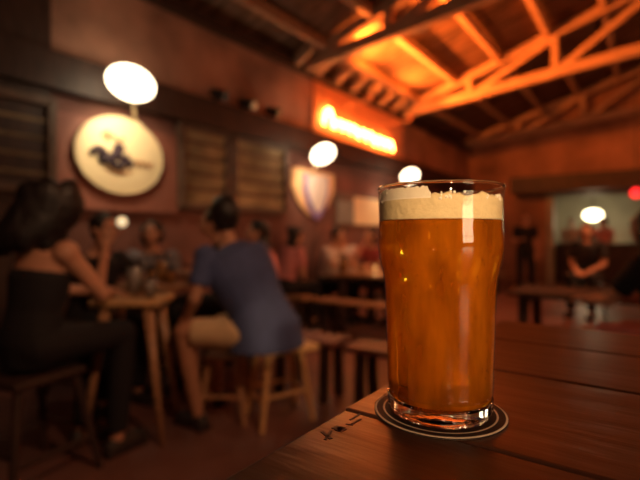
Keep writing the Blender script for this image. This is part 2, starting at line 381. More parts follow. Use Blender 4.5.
for yy in (5.8, 6.5, 7.2, 8.0):
    b = B(); rod(b, (X0+.03, yy, 2.99), (X0+.10, yy, 2.99), .008); obj('tube_clip', b, M['black'], ns)

for fx, fe, flb in ((-3.35, 650, 'orange floodlight added behind the dark truss, nearest the sign wall'), (-2.4, 150, 'orange floodlight added behind the dark truss, farther from the sign wall')):  # floodlights added to spread the orange glow over the roof
    fz_ = ZW+.03+.088*(fx-X0)
    ft = empty('added_floodlight', (fx, 5.34, fz_), flb, 'floodlight', 'orange floodlights added behind the dark truss')
    b = B(); box(b, (fx, 5.39, fz_), (.20, .08, .10)); obj('housing', b, M['black'], ft)
    b = B(); box(b, (fx, 5.33, fz_), (.03, .05, .10)); obj('bracket', b, M['black'], ft)
    lamp_light('lamp_light', 'SPOT', (fx, 5.47, fz_+.05), fe, (1, .20, .022), .07, (fx+.25, 6.3, 4.45), 2.0)
for k, fy in enumerate((6.2, 7.7)):  # uplights added to brighten the roof above the neon
    ft = empty('added_uplight', (X0, fy, 3.45), ('slim orange uplight added over the near end of the neon board', 'slim orange uplight added over the far end of the neon board')[k], 'uplight', 'slim uplights added over the neon board')
    b = B(); rod(b, (X0+.62, fy, 3.37), (X0+.64, fy, 3.45), .028, .036, seg=16); obj('lamp_head', b, M['board_orange'], ft)
    b = B(); rod(b, (X0, fy, 3.36), (X0+.63, fy, 3.38), .010, seg=8); obj('arm', b, M['board_orange'], ft)
    lamp_light('lamp_light', 'SPOT', (X0+.65, fy, 3.49), 380, (1, .19, .022), .03, (X0+1.7, fy-.15, 4.5), 2.5)
# ------------------------------------------------------------------ wall lamps with opal shades
def wall_lamp(px, py, r, axis, label, en, tgt, fl_=.72):
    x = -3.68; c = on_wall(px, py, x)
    t = empty('wall_lamp', (X0, c.y+.35, c.z-.25), label, 'wall lamp', 'opal lamps along the sign wall')
    ax = cw(*axis); R = frame_z(ax)
    b = B(); ball(b, c, (r, r, r*fl_), R, seg=32); obj('opal_shade', b, M['opal'], t, smooth=True)
    b = B(); rod(b, c+R.col[2]*(-r*.30), c+R.col[2]*(-r*.62), r*.55, r*.3, seg=24); obj('lamp_cap', b, M['cream'], t)
    b = B(); e = Vector((X0+.02, c.y+.35, c.z-.25)); rod(b, c+(e-c)*.25, e, .013); obj('arm', b, M['cream'], t)
    b = B(); rod(b, e, e+Vector((.03,0,0)), .06, seg=24); obj('wall_plate', b, M['cream'], t)
    L = lamp_light('lamp_light', 'SPOT', c+Vector((-.02,0,-r*.9)), en, (1,.74,.42), .08, tgt, 1.9)
    return c
wall_lamp(131, 83, .202, (.42,-.35,.85), 'large opal wall lamp above the oval cream sign', 25, (X0, 2.36, 2.0))
wall_lamp(323, 154, .175, (-.50,-.35,.80), 'opal wall lamp between the shield sign and the neon sign', 26, (X0, yc, 1.85))
wall_lamp(410, 176, .17, (-.45,-.35,.80), 'opal wall lamp seen just over the rim of the beer glass', 24, (X0, nb.y, 1.7))

# black spotlights on the rail
for px, lb in ((210, 'black spotlight on the dark wall rail, nearest the oval sign'), (238, 'middle black spotlight on the dark wall rail with a bright glint'), (264, 'black spotlight on the dark wall rail, nearest the neon sign')):
    p = on_wall(px, 100); t = empty('spotlight', (X0+.14, p.y, 2.78), lb, 'spotlight', 'black spotlights on the wall rail')
    b = B(); rod(b, (X0+.10, p.y, 2.77), (X0+.10, p.y, 2.84), .02); obj('bracket', b, M['black'], t)
    b = B(); rod(b, (X0+.06, p.y-.02, 2.90), (X0+.24, p.y+.04, 2.84), .05, .07, seg=20); obj('lamp_head', b, M['black'], t)
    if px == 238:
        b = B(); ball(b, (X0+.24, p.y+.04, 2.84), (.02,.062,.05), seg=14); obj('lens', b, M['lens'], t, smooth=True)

# small globe lamp low on the wall, red lamp and globe in the next room
p = on_wall(122, 222, -3.95); t = empty('globe_lamp', (X0, p.y, p.z), 'small round white globe lamp low on the wall under the oval sign', 'lamp')
b = B(); ball(b, p, .045, seg=20); M['opal_dim'] = mat('small_globe', (.8,.7,.5), emit=(1,.75,.42), estr=1.0); obj('globe', b, M['opal_dim'], t, smooth=True)
b = B(); rod(b, p, (X0, p.y, p.z), .012); obj('arm', b, M['black'], t)
P = at(593, 215, 12.6); t = empty('globe_pendant', (P.x, P.y, 2.74), 'bright white oval ceiling lamp in the room beyond the doorway', 'lamp')
b = B(); ball(b, P, (.24,.24,.15), seg=24); obj('globe', b, M['opal_far'], t, smooth=True)
b = B(); rod(b, P+Vector((0,0,.14)), (P.x, P.y, 2.76), .012); obj('cord', b, M['black'], t)
lamp_light('lamp_light', 'POINT', P-Vector((0,0,.3)), 22, (1,.78,.45), .15)
P = at(636, 193, 9.6); t = empty('red_lamp', (P.x, P.y, 3.6), 'small red glowing lamp hanging at the right edge of the room', 'lamp')
b = B(); ball(b, P, .10, seg=20); obj('globe', b, M['red_lamp'], t, smooth=True)
b = B(); rod(b, P+Vector((0,0,.09)), (P.x, P.y, roofz(P.x)), .008); obj('cord', b, M['black'], t)

# bulbs and domes added out of view to light the room
for i, (loc, en, colr, *aim) in enumerate(FILL_LAMPS):
    loc = Vector(loc)
    t = empty('fill_lamp', (loc.x, loc.y, roofz(loc.x)), 'bare bulb added out of view as fill light, ' + ('nearest the bar table', 'half way down the room', 'near the end wall', 'behind the viewpoint', '', '', '')[i], 'pendant lamp', 'bare bulbs added as fill light')
    if i >= 4:
        t['label'] = ('black dome pendant added out of view, aimed at the long table', 'black dome pendant added out of view, aimed at the far end', 'black dome pendant added out of view, aimed at the man in blue')[i-4]
        t['group'] = 'dome pendants added as fill light'
    b = B(); rod(b, loc, (loc.x, loc.y, roofz(loc.x)), .007, seg=8); obj('cord', b, M['black'], t)
    if i >= 4:
        b = B(); lathe(b, [(.02,.14),(.05,.13),(.12,.09),(.17,.0),(.175,-.02),(.165,-.02),(.115,.075),(.04,.11),(.02,.12)], 28, loc, closed=True); obj('dome_shade', b, M['black'], t, smooth=True)
        b = B(); ball(b, loc+Vector((0,0,.05)), .035, seg=14); obj('bulb', b, M['filament'], t, smooth=True)
        lamp_light('lamp_light', 'SPOT', loc+Vector((0,0,-.03)), en, colr, .06, aim[0], 1.3 if i < 6 else .8)
    else:
        b = B(); ball(b, loc+Vector((0,0,-.08)), (.04,.04,.05), seg=14); obj('bulb', b, M['filament'], t, smooth=True)
        b = B(); rod(b, loc+Vector((0,0,-.04)), loc+Vector((0,0,.03)), .02); obj('socket', b, M['black'], t)
        lamp_light('lamp_light', 'POINT', loc+Vector((0,0,-.22)), en, colr, .08)
# linen lamp added out of view as source of the streak on the beer glass
gl = cw(.081, .30); lc = gl + cw(.588, -.81).normalized()*2.8; lc.z = 1.40
dirn = cw(.81, .588).normalized()
t = empty('added_streak_lamp', (lc.x, lc.y, roofz(lc.x)), 'long linen lamp added out of view for the streak on the beer glass', 'pendant lamp')
b = B(); beam(b, lc-dirn*.47, lc+dirn*.47, .22, .32); obj('linen_shade', b, M['shade'], t, bevel=.03)
for s in (-.4, .4):
    q = lc+dirn*s; b = B(); rod(b, q+Vector((0,0,.15)), (q.x, q.y, roofz(q.x)+.03), .006, seg=8); obj('cord', b, M['black'], t)

sp_ = cw(.35, -2.1, 1.78); t = empty('added_spotlight', (sp_.x, sp_.y, roofz(sp_.x)), 'small black spotlight added behind the viewpoint to light the beer foam', 'spotlight')  # unseen spotlight, added to brighten the foam and beer
b = B(); rod(b, sp_+Vector((0,0,.05)), (sp_.x, sp_.y, roofz(sp_.x)+.03), .012, seg=10); obj('rod', b, M['black'], t)
tg = cw(.08, .30, 1.225); dv = (tg-sp_).normalized()
b = B(); rod(b, sp_-dv*.14, sp_-dv*.01, .05, .055, seg=20); obj('lamp_head', b, M['black'], t)
lamp_light('lamp_light', 'SPOT', sp_+dv*.02, 340, (1, .62, .29), .05, tg, .135).data.spot_blend = 1
# ------------------------------------------------------------------ the table in front
TZ = CAMZ-.118
TX0, TX1 = -.168, 1.6
tb = empty('bar_table', (.7, .25, 0), 'high dark plank bar table carrying the pint of beer', 'table')
b = B()
gaps = [-.36, -.052, .1025, .2575, .413, .54, .665]
for a, c in zip(gaps, gaps[1:]):
    box(b, ((TX0+TX1)/2+random.uniform(-.002,.002), (a+c)/2, TZ-.0175), (TX1-TX0, c-a-.0028, .035))
obj('tabletop', b, M['plank'], tb, bevel=.0016)
b = B()
for x in (-.02, 1.45): box(b, (x, .15, TZ-.055), (.07, .9, .04))
obj('batten', b, M['darkwood'], tb)
for x in (-.02, 1.45):
    for y in (-.24, .54):
        b = B(); box(b, (x, y, (TZ-.07)/2), (.08, .08, TZ-.07)); obj('leg', b, M['darkwood'], tb, bevel=.004)
# scratched marks on the end plank
for i, (px, py) in enumerate(((327,435),(339,428),(346,423),(354,419))):
    pass
b = B()
for (xa, ya, xb, yb, th) in ((322,432,331,439,.0022),(331,431,325,440,.0018),(334,427,344,431,.0050),(337,431,343,427,.0036),(346,424,353,425,.0016),(350,420,360,414,.0014),(352,424,361,419,.0013)):
    A_ = at(xa, ya, .118*FPX/(ya-HOR)); C_ = at(xb, yb, .118*FPX/(yb-HOR)); A_.z = C_.z = TZ+.0001
    beam(b, A_, C_, th, .0004)
obj('scratched_lettering', b, M['ink'], tb)

# ------------------------------------------------------------------ coaster and pint
G = cw(.0802, .301); G.z = TZ
b = B(); lathe(b, [(0,0),(.0423,0),(.0430,.0004),(.0430,.0011),(.0423,.0015),(0,.0015)], 96)
co = obj('coaster', b, M['coaster'], smooth=False); co.location = G+Vector((0,0,.0004)); tag(co, 'round dark coaster with two pale rings under the pint', 'coaster')
GB = G+Vector((0,0,.0020))
pint = empty('pint_glass', GB, 'full pint glass of amber beer with cream foam on a coaster', 'beer glass')
PR = [(r*.985, z) for r, z in [(.0325,.0),(.0340,.003),(.0346,.010),(.0352,.030),(.0362,.060),(.0368,.080),(.0375,.088),(.0392,.096),(.0409,.103),(.0416,.109),(.0415,.114),(.0410,.122),(.0409,.130),(.0412,.140),(.0418,.1475)]]
def rad(z):
    for (r0,z0),(r1,z1) in zip(PR, PR[1:]):
        if z <= z1: return r0+(r1-r0)*(z-z0)/(z1-z0)
    return PR[-1][0]
TW = .0006
b = B(); zs = [.0145+.004*k for k in range(33)]; zs = [z for z in zs if z < .1465]
outer = [(rad(z), z) for z in zs]+[(.0412,.1470),(.0413,.1480),(.0410,.1489),(.0404,.1491),(.0399,.1486),(.0399,.1476),(.0403,.1468)]
inner = [(rad(z)-TW, z) for z in reversed(zs)]
lathe(b, outer+inner, 96, GB, closed=True); g = obj('glass_wall', b, M['glass_wall'], pint, smooth=True); g['label'] = 'clear thin glass wall with rolled rim'
b = B(); lathe(b, [(0,.003),(.020,.002),(.0300,.0),(.0325,.0006),(.0340,.004),(.0341,.0100),(.0341,.0118),(.0330,.0112),(.0300,.0086),(.018,.0070),(0,.0066)], 96, GB)
# thick foot with moulded flutes
for v in b.verts:
    p = v.co-GB; a = math.atan2(p.y, p.x); rr = math.hypot(p.x, p.y)
    if rr > .018: k = 1+.006*math.cos(a*22); v.co.x = GB.x+p.x*k; v.co.y = GB.y+p.y*k
g = obj('glass_foot', b, M['glass_thick'], pint, smooth=True); g['label'] = 'thick clear glass foot'
b = B(); FZ = .1265
zs2 = [.0148+.004*k for k in range(28)]; zs2 = [z for z in zs2 if z < FZ-.001]
lathe(b, [(0,.0070),(.018,.0074),(.0298,.0090),(.0328,.0116)]+[(rad(z)-TW-.0001, z) for z in zs2]+[(rad(FZ)-TW-.0001, FZ),(0,FZ)], 96, GB)
o = obj('beer', b, M['beer'], pint, smooth=True); o['label'] = 'clear amber beer'
# foam with an uneven top that climbs the glass
b = B(); seg = 160; rings = []
prof = [(0,.1268,0),(.8,.1268,0),(.995,.1268,0),(1,.1275,0),(1,.131,0),(1,.1360,0),(1,.1400,1),(.985,.1412,1),(.95,.1400,.7),(.85,.137,.5),(.6,.1365,.4),(.3,.1365,.4),(0,.1365,0)]
for f, z, wob in prof:
    ring = []
    for k in range(seg):
        a = 2*math.pi*k/seg
        n_ = noise.noise(Vector((math.cos(a)*3, math.sin(a)*3, 1)))*.0028 + noise.noise(Vector((math.cos(a)*11, math.sin(a)*11, f*4)))*.0018
        zz = z + wob*n_; r = f*(rad(z)-TW-.00005)
        ring.append(b.verts.new(GB+Vector((r*math.cos(a), r*math.sin(a), zz))))
    rings.append(ring)
for a, c in zip(rings, rings[1:]):
    for k in range(seg): b.faces.new((a[k], a[(k+1)%seg], c[(k+1)%seg], c[k]))
bmesh.ops.remove_doubles(b, verts=b.verts, dist=1e-6)
o = obj('foam', b, M['foam'], pint, smooth=True); o['label'] = 'cream beer foam'
# lacing: foam film clinging inside the rim on the left
b = B()
def gdir(px):  # angle of the point of the glass seen at px
    off = max(-.98, min(.98, (px-440.5)/63.0)); base = math.atan2(-G.y, -G.x)
    return base + math.asin(off)
prev = None
for k in range(120):
    px = 379+ (433-379)*k/119; a = gdir(px)
    top = .1462+.0016*noise.noise(Vector((k*.16,0,0)))-.004*max(0,(k-112)/8)-.003*max(0,(10-k)/10)
    r = rad(.143)-TW-.0002
    lo = b.verts.new(GB+Vector((r*math.cos(a), r*math.sin(a), .1392))); hi = b.verts.new(GB+Vector((r*math.cos(a), r*math.sin(a), top)))
    lo2 = b.verts.new(GB+Vector(((r-.0008)*math.cos(a), (r-.0008)*math.sin(a), .1392))); hi2 = b.verts.new(GB+Vector(((r-.0006)*math.cos(a), (r-.0006)*math.sin(a), top)))
    cur = (lo, hi, hi2, lo2)
    if prev:
        for q in range(4): b.faces.new((prev[q], cur[q], cur[(q+1)%4], prev[(q+1)%4]))
    prev = cur
for k in range(34):
    px = random.choice((random.uniform(440,466), random.uniform(379,392), random.uniform(484,500))); a = gdir(px); z = random.uniform(.1385,.1445) if px < 470 else random.uniform(.138,.1415); r = rad(z)-TW-.0006
    ball(b, GB+Vector((r*math.cos(a), r*math.sin(a), z)), (random.uniform(.0006,.0013),)*3, seg=8)
M['lace'] = mat('foam_lace', (.98,.86,.78), .7, var=.06, scale=200)
o = obj('foam_lacing', b, M['lace'], pint)
b = B(); lathe(b, [(.0405+.0010*math.cos(2*math.pi*k/12), .1486+.0010*math.sin(2*math.pi*k/12)) for k in range(12)], 96, GB, closed=True)
o = obj('rim', b, M['glass_thick'], pint, smooth=True); o['label'] = 'rounded clear rim'
# condensation beads
b = B()
for k in range(150):
    a = math.atan2(-G.y, -G.x)+random.uniform(-1.5,1.5); z = random.choice((random.uniform(.02,.126), random.uniform(.08,.11))); r = rad(z)
    s = random.uniform(.00018,.00045)
    ball(b, GB+Vector((r*math.cos(a), r*math.sin(a), z)), (s, s, s*random.uniform(1,1.8)), seg=8)
o = obj('condensation', b, M['glass_thick'], pint, smooth=True); o['kind'] = 'stuff'

# ------------------------------------------------------------------ furniture
def stool(name, corners, seat_c, seat_s, rz, label, h, m, group='wooden stools'):
    t = empty(name, (seat_c.x, seat_c.y, 0), label, 'stool', group)
    R = Matrix.Rotation(rz, 3, 'Z')
    b = B(); box(b, (seat_c.x, seat_c.y, h-.02), (seat_s[0], seat_s[1], .04), R); obj('seat', b, m, t, bevel=.012)
    tops = []
    for f in corners:
        top = seat_c + (f-seat_c)*.62; top.z = h-.03; f.z = 0; tops.append((top, f))
        b = B(); rod(b, f, top, .017, .023, seg=12); obj('leg', b, m, t, smooth=False)
    for k in range(len(tops)):
        (t0, f0), (t1, f1) = tops[k], tops[(k+1) % len(tops)]
        hh = .34 if k % 2 else .42
        b = B(); rod(b, f0+(t0-f0)*hh, f1+(t1-f1)*hh, .012, seg=10); obj('rung', b, m, t)
fl = lambda px, py: at(px, py, CAMZ*FPX/(py-HOR))
c4 = [fl(262,434), fl(313,420), fl(296,404), fl(246,415)]
cc = sum(c4, Vector())/4; cc = Vector((cc.x, cc.y, 0))
dd = c4[1]-c4[0]
stool('wooden_stool', c4, Vector((cc.x,cc.y,0)), (.40,.36), math.atan2(dd.y, dd.x), 'pale wooden four legged stool the man in the blue shirt sits on', .50, M['pale_wood'])
def simple_stool(X, Y, h, w_, rz, label, m):
    c = cw(X, Y); R = Matrix.Rotation(rz, 3, 'Z')
    cs = [c+R@Vector((sx_*w_*.62, sy2*w_*.62, 0)) for sx_, sy2 in ((-1,-1),(1,-1),(1,1),(-1,1))]
    stool('wooden_stool', cs, c, (w_, w_), rz, label, h, m)
simple_stool(-.63, 2.99, .44, .24, .64, 'low wooden stool under the knees of the man in blue', M['mid_wood'])

def table4(name, corners_px, z, label, m, topm, th=.035, splay=.0, group=None, legw=.03, legs=None):
    pass
# tall narrow table with tapering splayed legs
tt = empty('tall_table', cw(-1.09, 2.75), 'tall small wooden table with splayed tapering legs in front of the woman', 'table')
tc_ = cw(-1.14, 2.74); R = Matrix.Rotation(YAW+.05, 3, 'Z'); TT = .835
b = B(); box(b, (tc_.x, tc_.y, TT-.02), (.40, .34, .04), R); obj('tabletop', b, M['pale_wood'], tt, bevel=.01)
for sx_, sy2 in ((-1,-1),(1,-1),(1,1),(-1,1)):
    f = tc_+R@Vector((sx_*.225, sy2*.18, 0)); f.z = 0; tp = tc_+R@Vector((sx_*.12, sy2*.11, 0)); tp.z = TT-.04
    b = B(); rod(b, f, tp, .017, .032, seg=12); obj('leg', b, M['mid_wood'], tt, smooth=True)
b = B(); 
for sx_ in (-1,1): beam(b, tc_+R@Vector((sx_*.12,-.13,TT-.07)), tc_+R@Vector((sx_*.12,.13,TT-.07)), .02, .06)
obj('apron', b, M['mid_wood'], tt)

def round_table(X, Y, r, z, label):
    c = cw(X, Y); t = empty('round_table', c, label, 'table')
    b = B(); lathe(b, [(0,z-.03),(r-.01,z-.03),(r,z-.02),(r,z-.008),(r-.008,z),(0,z)], 40, c); obj('tabletop', b, M['mid_wood'], t)
    b = B(); rod(b, c+Vector((0,0,.03)), c+Vector((0,0,z-.03)), .035); obj('pedestal', b, M['black'], t)
    b = B(); lathe(b, [(0,0),(.18,0),(.18,.015),(.05,.04),(0,.04)], 32, c); obj('base', b, M['black'], t)
round_table(-1.28, 3.48, .29, .84, 'round pedestal table crowded with glasses among the group of drinkers')

def plank_table(ya, x0, x1, depth, label, bench_label, bl2=None, m='mid_wood', z=.74):
    t = empty('picnic_table', ((x0+x1)/2, ya+depth/2, 0), label, 'table', 'plank tables in the middle of the pub')
    b = B(); n = 5
    for k in range(n): box(b, ((x0+x1)/2, ya+(k+.5)*depth/n, z-.02), (x1-x0, depth/n-.008, .04))
    obj('tabletop', b, M[m], t, bevel=.005)
    for x in (x0+.12, x1-.12):
        for s in (0, 1):
            yy = ya+.08+s*(depth-.16); b = B(); beam(b, (x, yy, z-.04), (x, yy+(-.05 if s == 0 else .05), 0), .07, .07); obj('leg', b, M['darkwood'], t)
        b = B(); beam(b, (x, ya+.05, z-.07), (x, ya+depth-.05, z-.07), .06, .06); obj('crossbar', b, M['darkwood'], t)
    for lb, yb in ((bench_label, ya-.28), (bl2, ya+depth+.32)):
        if not lb: continue
        bt = empty('bench', ((x0+x1)/2, yb, 0), lb, 'bench', 'plank benches beside the tables')
        b = B()
        for s in (-.07, .07): box(b, ((x0+x1)/2, yb+s, .43), (x1-x0, .13, .035))
        obj('seat', b, M[m], bt, bevel=.005)
        for x in (x0+.15, x1-.15):
            b = B(); beam(b, (x, yb-.08, .41), (x, yb-.1, 0), .06, .05); obj('leg', b, M['darkwood'], bt)
            b = B(); beam(b, (x, yb+.08, .41), (x, yb+.1, 0), .06, .05); obj('leg', b, M['darkwood'], bt)
plank_table(4.72, -3.28, -1.75, .8, 'long plank table with a group of drinkers under the shield sign', 'plank bench on the near side of the long table of drinkers')
def bench(x0, x1, yb, lb, h=.45, m='mid_wood'):
    bt = empty('bench', ((x0+x1)/2, yb, 0), lb, 'bench', 'plank benches beside the tables'); b = B()
    for s_ in (-.07, .07): box(b, ((x0+x1)/2, yb+s_, h-.02), (x1-x0, .13, .04))
    obj('seat', b, M[m], bt, bevel=.005)
    for x in (x0+.10, x1-.10):
        for s_ in (-1, 1):
            b = B(); beam(b, (x, yb+.08*s_, h-.04), (x, yb+.10*s_, 0), .06, .05); obj('leg', b, M['darkwood'], bt)
bench(-4.1, -3.42, 4.44, 'short plank bench against the sign wall, left of the long table')
bench(-3.98, -1.9, 5.95, 'plank bench on the far side of the long table of drinkers')
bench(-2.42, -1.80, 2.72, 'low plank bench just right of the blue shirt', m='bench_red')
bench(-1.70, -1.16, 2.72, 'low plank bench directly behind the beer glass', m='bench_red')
plank_table(8.6, -3.7, -2.45, .8, 'farthest plank table, right of the beer glass near the end wall', None, 'plank bench against the end of the room behind the farthest table')
# right-hand dark table
c = at(604, 290, 3.6)
plank_table(4.0, -.98, .5, .7, 'dark plank table at the right, behind the bar table', 'dark plank bench in front of the table at the right', None, 'darkwood')

# ------------------------------------------------------------------ glassware
def glassware(kind, p, s=1, label='', group=None, tint='glass_wall', liquid=None):
    t = empty(kind, p, label, 'glass' if kind != 'pitcher' else 'pitcher', group)
    h, r = (.13, .034) if kind == 'drinking_glass' else (.24, .055)
    h *= s; r *= s
    b = B(); lathe(b, [(0,0),(r*.8,0),(r,h),(r*.94,h),(r*.75,.008),(0,.008)], 24, p); obj('glass_body', b, M['haze_glass'], t, smooth=True)
    b = B(); lathe(b, [(0,.009),(r*.74,.009),(r*.88,h*.7),(0,h*.7)], 24, p); obj('drink', b, liquid or M['drink_amber'], t, smooth=True)
    if kind == 'pitcher':
        tube('handle', [p+Vector((r*.95,0,h*.85)), p+Vector((r*1.7,0,h*.75)), p+Vector((r*1.7,0,h*.35)), p+Vector((r*.9,0,h*.2))], .007, M['haze_glass'], t)
M['haze_glass'] = thin_glass('table_glass', (.85,.85,.85), .1)
M['drink_amber'] = mat('amber_drink', (.55,.25,.06), .2)
M['drink_water'] = mat('iced_drink', (.55,.50,.46), .25)
for X, Y, k, lb, liq in ((-1.18,2.84,'pitcher','glass pitcher of iced drink at the back of the tall small table','drink_water'),(-1.06,2.83,'drinking_glass','pale drink glass beside the pitcher on the tall table','drink_water'),
        (-1.02,2.67,'drinking_glass','drink glass at the front right of the tall table','drink_water')):
    p = cw(X, Y, TT+.001); glassware(k, p, 1, lb, 'drinks on the tall table', liquid=M[liq])
for X, Y, k, lb in ((-1.27,3.39,'drinking_glass','amber drink on the near side of the round table'),(-1.14,3.42,'drinking_glass','amber drink on the right side of the round table'),(-1.24,3.50,'pitcher','beer pitcher on the round pedestal table'),(-1.37,3.60,'drinking_glass','amber drink on the far side of the round table')):
    glassware(k, cw(X, Y, .841), 1, lb, 'drinks on the round table')
for i, (x, y) in enumerate(((-3.2,4.85),(-3.0,5.38),(-2.95,4.9),(-2.7,5.22),(-2.4,4.9),(-2.1,5.2))):
    glassware('drinking_glass' if i % 3 else 'pitcher', Vector((x, y, .741)), 1, 'glass of beer on the long table, %s' % {1:'second vessel from its left end', 2:'just left of the middle pitcher', 4:'just right of the middle pitcher', 5:'nearest its right end'}[i] if i % 3 else ('beer pitcher at the left end of the long table', 'beer pitcher in the middle of the long table')[i//3], 'drinks on the long table')
# candle lights on far tables
M['flame'] = mat('candle_glow', (1,.5,.2), emit=(1,.45,.15), estr=10)
for (x, y, z, lb) in ((-2.88,5.12,.741,'small candle jar glowing on the long table of drinkers'), (-2.9,8.9,.741,'small candle jar glowing on the farthest table')):
    p = Vector((x,y,z)); t = empty('candle_jar', p, lb, 'candle', 'candle jars')
    b = B(); lathe(b, [(0,0),(.035,0),(.04,.09),(.036,.09),(.032,.006),(0,.006)], 20, p); obj('jar', b, M['haze_glass'], t, smooth=True)
    b = B(); rod(b, p+Vector((0,0,.007)), p+Vector((0,0,.045)), .025); obj('wax', b, M['cream'], t)
    b = B(); ball(b, p+Vector((0,0,.062)), (.007,.007,.015), seg=10); obj('flame', b, M['flame'], t, smooth=True)
    lamp_light('lamp_light', 'POINT', p+Vector((0,0,.13)), 1.2, (1,.5,.18), .03)

# ------------------------------------------------------------------ people
def bake(bm, name, m, vox, parent=None, smooth_it=4):
    me = bpy.data.meshes.new(name+'_raw'); bmesh.ops.recalc_face_normals(bm, faces=bm.faces); bm.to_mesh(me); bm.free()
    o = bpy.data.objects.new('tmp', me); COL.objects.link(o)
    r = o.modifiers.new('r', 'REMESH'); r.mode = 'VOXEL'; r.voxel_size = vox; r.use_smooth_shade = True
    s = o.modifiers.new('s', 'SMOOTH'); s.iterations = smooth_it; s.factor = .5
    dg = bpy.context.evaluated_depsgraph_get(); dg.update()
    me2 = bpy.data.meshes.new_from_object(o.evaluated_get(dg)); me2.name = name
    bpy.data.objects.remove(o); bpy.data.meshes.remove(me)
    me2.materials.clear(); me2.materials.append(m); me2.shade_smooth()
    n = bpy.data.objects.new(name, me2); COL.objects.link(n)
    if parent is not None: n.parent = parent; me2.transform(wm(parent).inverted())
    return n
def person(label, root, face, head=None, seat=None, lean=.12, J=None, skin='skin', top='cloth_dark', top_kind='tee', bottom='cloth_dark', legs='long', hair='short', vox=.014, arms=('table','table'), table_z=.78, stand=False, look=None, group=None, loose=1.0, low=0, hs=1.0):
    """root: X,Y ahead of the viewpoint; face: facing direction in the same frame"""
    O = cw(*root); F = cw(*face).normalized(); R = Vector((F.y, -F.x, 0)); U = Vector((0,0,1))
    J = {k: (cw(v[0], v[1], v[2])) for k, v in (J or {}).items()}
    def j(k, v):
        if k not in J: J[k] = v
        return J[k]
    def loc(r, f, z): return O+R*r+F*f+U*z
    sl, cl = math.sin(lean), math.cos(lean)
    ph = .94 if stand else seat+.125
    pel = j('pelvis', loc(0, 0, ph)); 
    neck = j('neck', pel+F*.50*sl+U*.50*cl)
    hd = j('head', neck+F*(.05+.12*sl)+U*.175)
    sR = j('sR', neck+R*.175-U*.055); sL = j('sL', neck-R*.175-U*.055)
    hR = j('hR', pel+R*.09-U*.02); hL = j('hL', pel-R*.09-U*.02)
    if stand:
        j('kR', hR+R*.02+F*.03-U*.43); j('kL', hL-R*.03+F*.05-U*.43); j('aR', Vector((J['kR'].x, J['kR'].y, .08))+R*.01); j('aL', Vector((J['kL'].x, J['kL'].y, .08))-R*.01-F*.04)
    else:
        j('kR', hR+R*.05+F*.42+U*.0); j('kL', hL-R*.05+F*.42+U*.0)
        fz = .08
        j('aR', Vector((J['kR'].x, J['kR'].y, fz))-F*.04); j('aL', Vector((J['kL'].x, J['kL'].y, fz))-F*.06)
    for s, a, sg in (('R', arms[0], 1), ('L', arms[1], -1)):
        S = J['s'+s]
        if a == 'table': e = S+R*.06*sg+F*.16-U*.22; e.z = max(e.z, table_z+.05); h = Vector((S.x, S.y, 0))+F*.40-R*.06*sg+U*(table_z+.045)
        elif a == 'chin': e = S+F*.26-U*.16; h = hd-U*.13+F*.07+R*.05*sg
        elif a == 'raise': e = S+R*.05*sg+F*.22-U*.14; h = e+F*.22+U*.16
        elif a == 'lap': e = S+R*.05*sg+F*.02-U*.28; h = J['h'+s]+F*.26+U*.09
        elif a == 'belly': e = S+R*.07*sg-F*.02-U*.27; h = e+F*.22-R*.14*sg+U*.03
        else: e = S+R*.05*sg-U*.29; h = e+F*.05-U*.25
        j('e'+s, e); j('w'+s, h)
    LF = cw(*look).normalized() if look else F; LR = Vector((LF.y, -LF.x, 0))
    RH = Matrix((LR, LF, U)).transposed()
    sh = (sR-sL); sh.z = 0; shR = sh.normalized()
    b = B()
    # trunk
    spine = [pel-U*.10, pel, pel+(neck-pel)*.3, pel+(neck-pel)*.62, pel+(neck-pel)*.86, neck, neck+U*.02]
    ws = [(.13,.10),(.165,.115),(.138,.10),(.165,.115),(.172,.10),(.075,.065),(.05,.05)]
    loft(b, [(p, w_[0], w_[1]) for p, w_ in zip(spine, ws)], shR)
    for s in 'RL': ball(b, J['s'+s], .062)
    capsule(b, J['neck']-U*.02, hd-LF*.02-U*.05, .052, .048)
    # head
    hc = hd
    ball(b, hc+U*.015-LF*.01, (.074,.092,.098), RH, seg=24); ball(b, hc-U*.048+LF*.025, (.052,.062,.062), RH); ball(b, hc-U*.092+LF*.062, (.022,.018,.018), RH)
    capsule(b, hc+LF*.082+U*.012, hc+LF*.105-U*.026, .009, .014); ball(b, hc+LF*.085+U*.033, (.05,.012,.010), RH)
    ball(b, hc+LF*.084-U*.058, (.024,.012,.007), RH); ball(b, hc+LF*.083-U*.068, (.020,.012,.007), RH)
    for s in (1,-1): ball(b, hc+LR*.076*s-U*.01-LF*.005, (.012,.022,.034), RH); ball(b, hc+LR*.040*s+LF*.058-U*.025, (.024,.024,.022), RH)
    for s, sg in (('R',1),('L',-1)):
        capsule(b, J['s'+s], J['e'+s], .050, .038); W = J['w'+s]; E = J['e'+s]; capsule(b, E, W, .039, .026)
        # hand: palm, four curled fingers and a thumb
        d = (W-E).normalized(); side = d.cross(U); side = side.normalized() if side.length > .1 else R.copy(); nrm = side.cross(d).normalized()
        pr = Matrix((side, d, nrm)).transposed(); pc_ = W+d*.045
        ball(b, pc_, (.040,.052,.018), pr)
        for q in range(4):
            off = (q-1.5)*.021; L = (.068,.078,.072,.056)[q]
            k0 = W+d*.080+side*off; k1 = k0+d*L*.5-nrm*.010; k2 = k1+d*L*.32-nrm*.024
            capsule(b, k0, k1, .0105, .0095, 8); capsule(b, k1, k2, .0095, .008, 8)
        t0 = W+d*.03-side*sg*.034; t1 = t0+d*.032-side*sg*.024; t2 = t1+d*.028-nrm*.012
        capsule(b, t0, t1, .0125, .011, 8); capsule(b, t1, t2, .011, .009, 8)
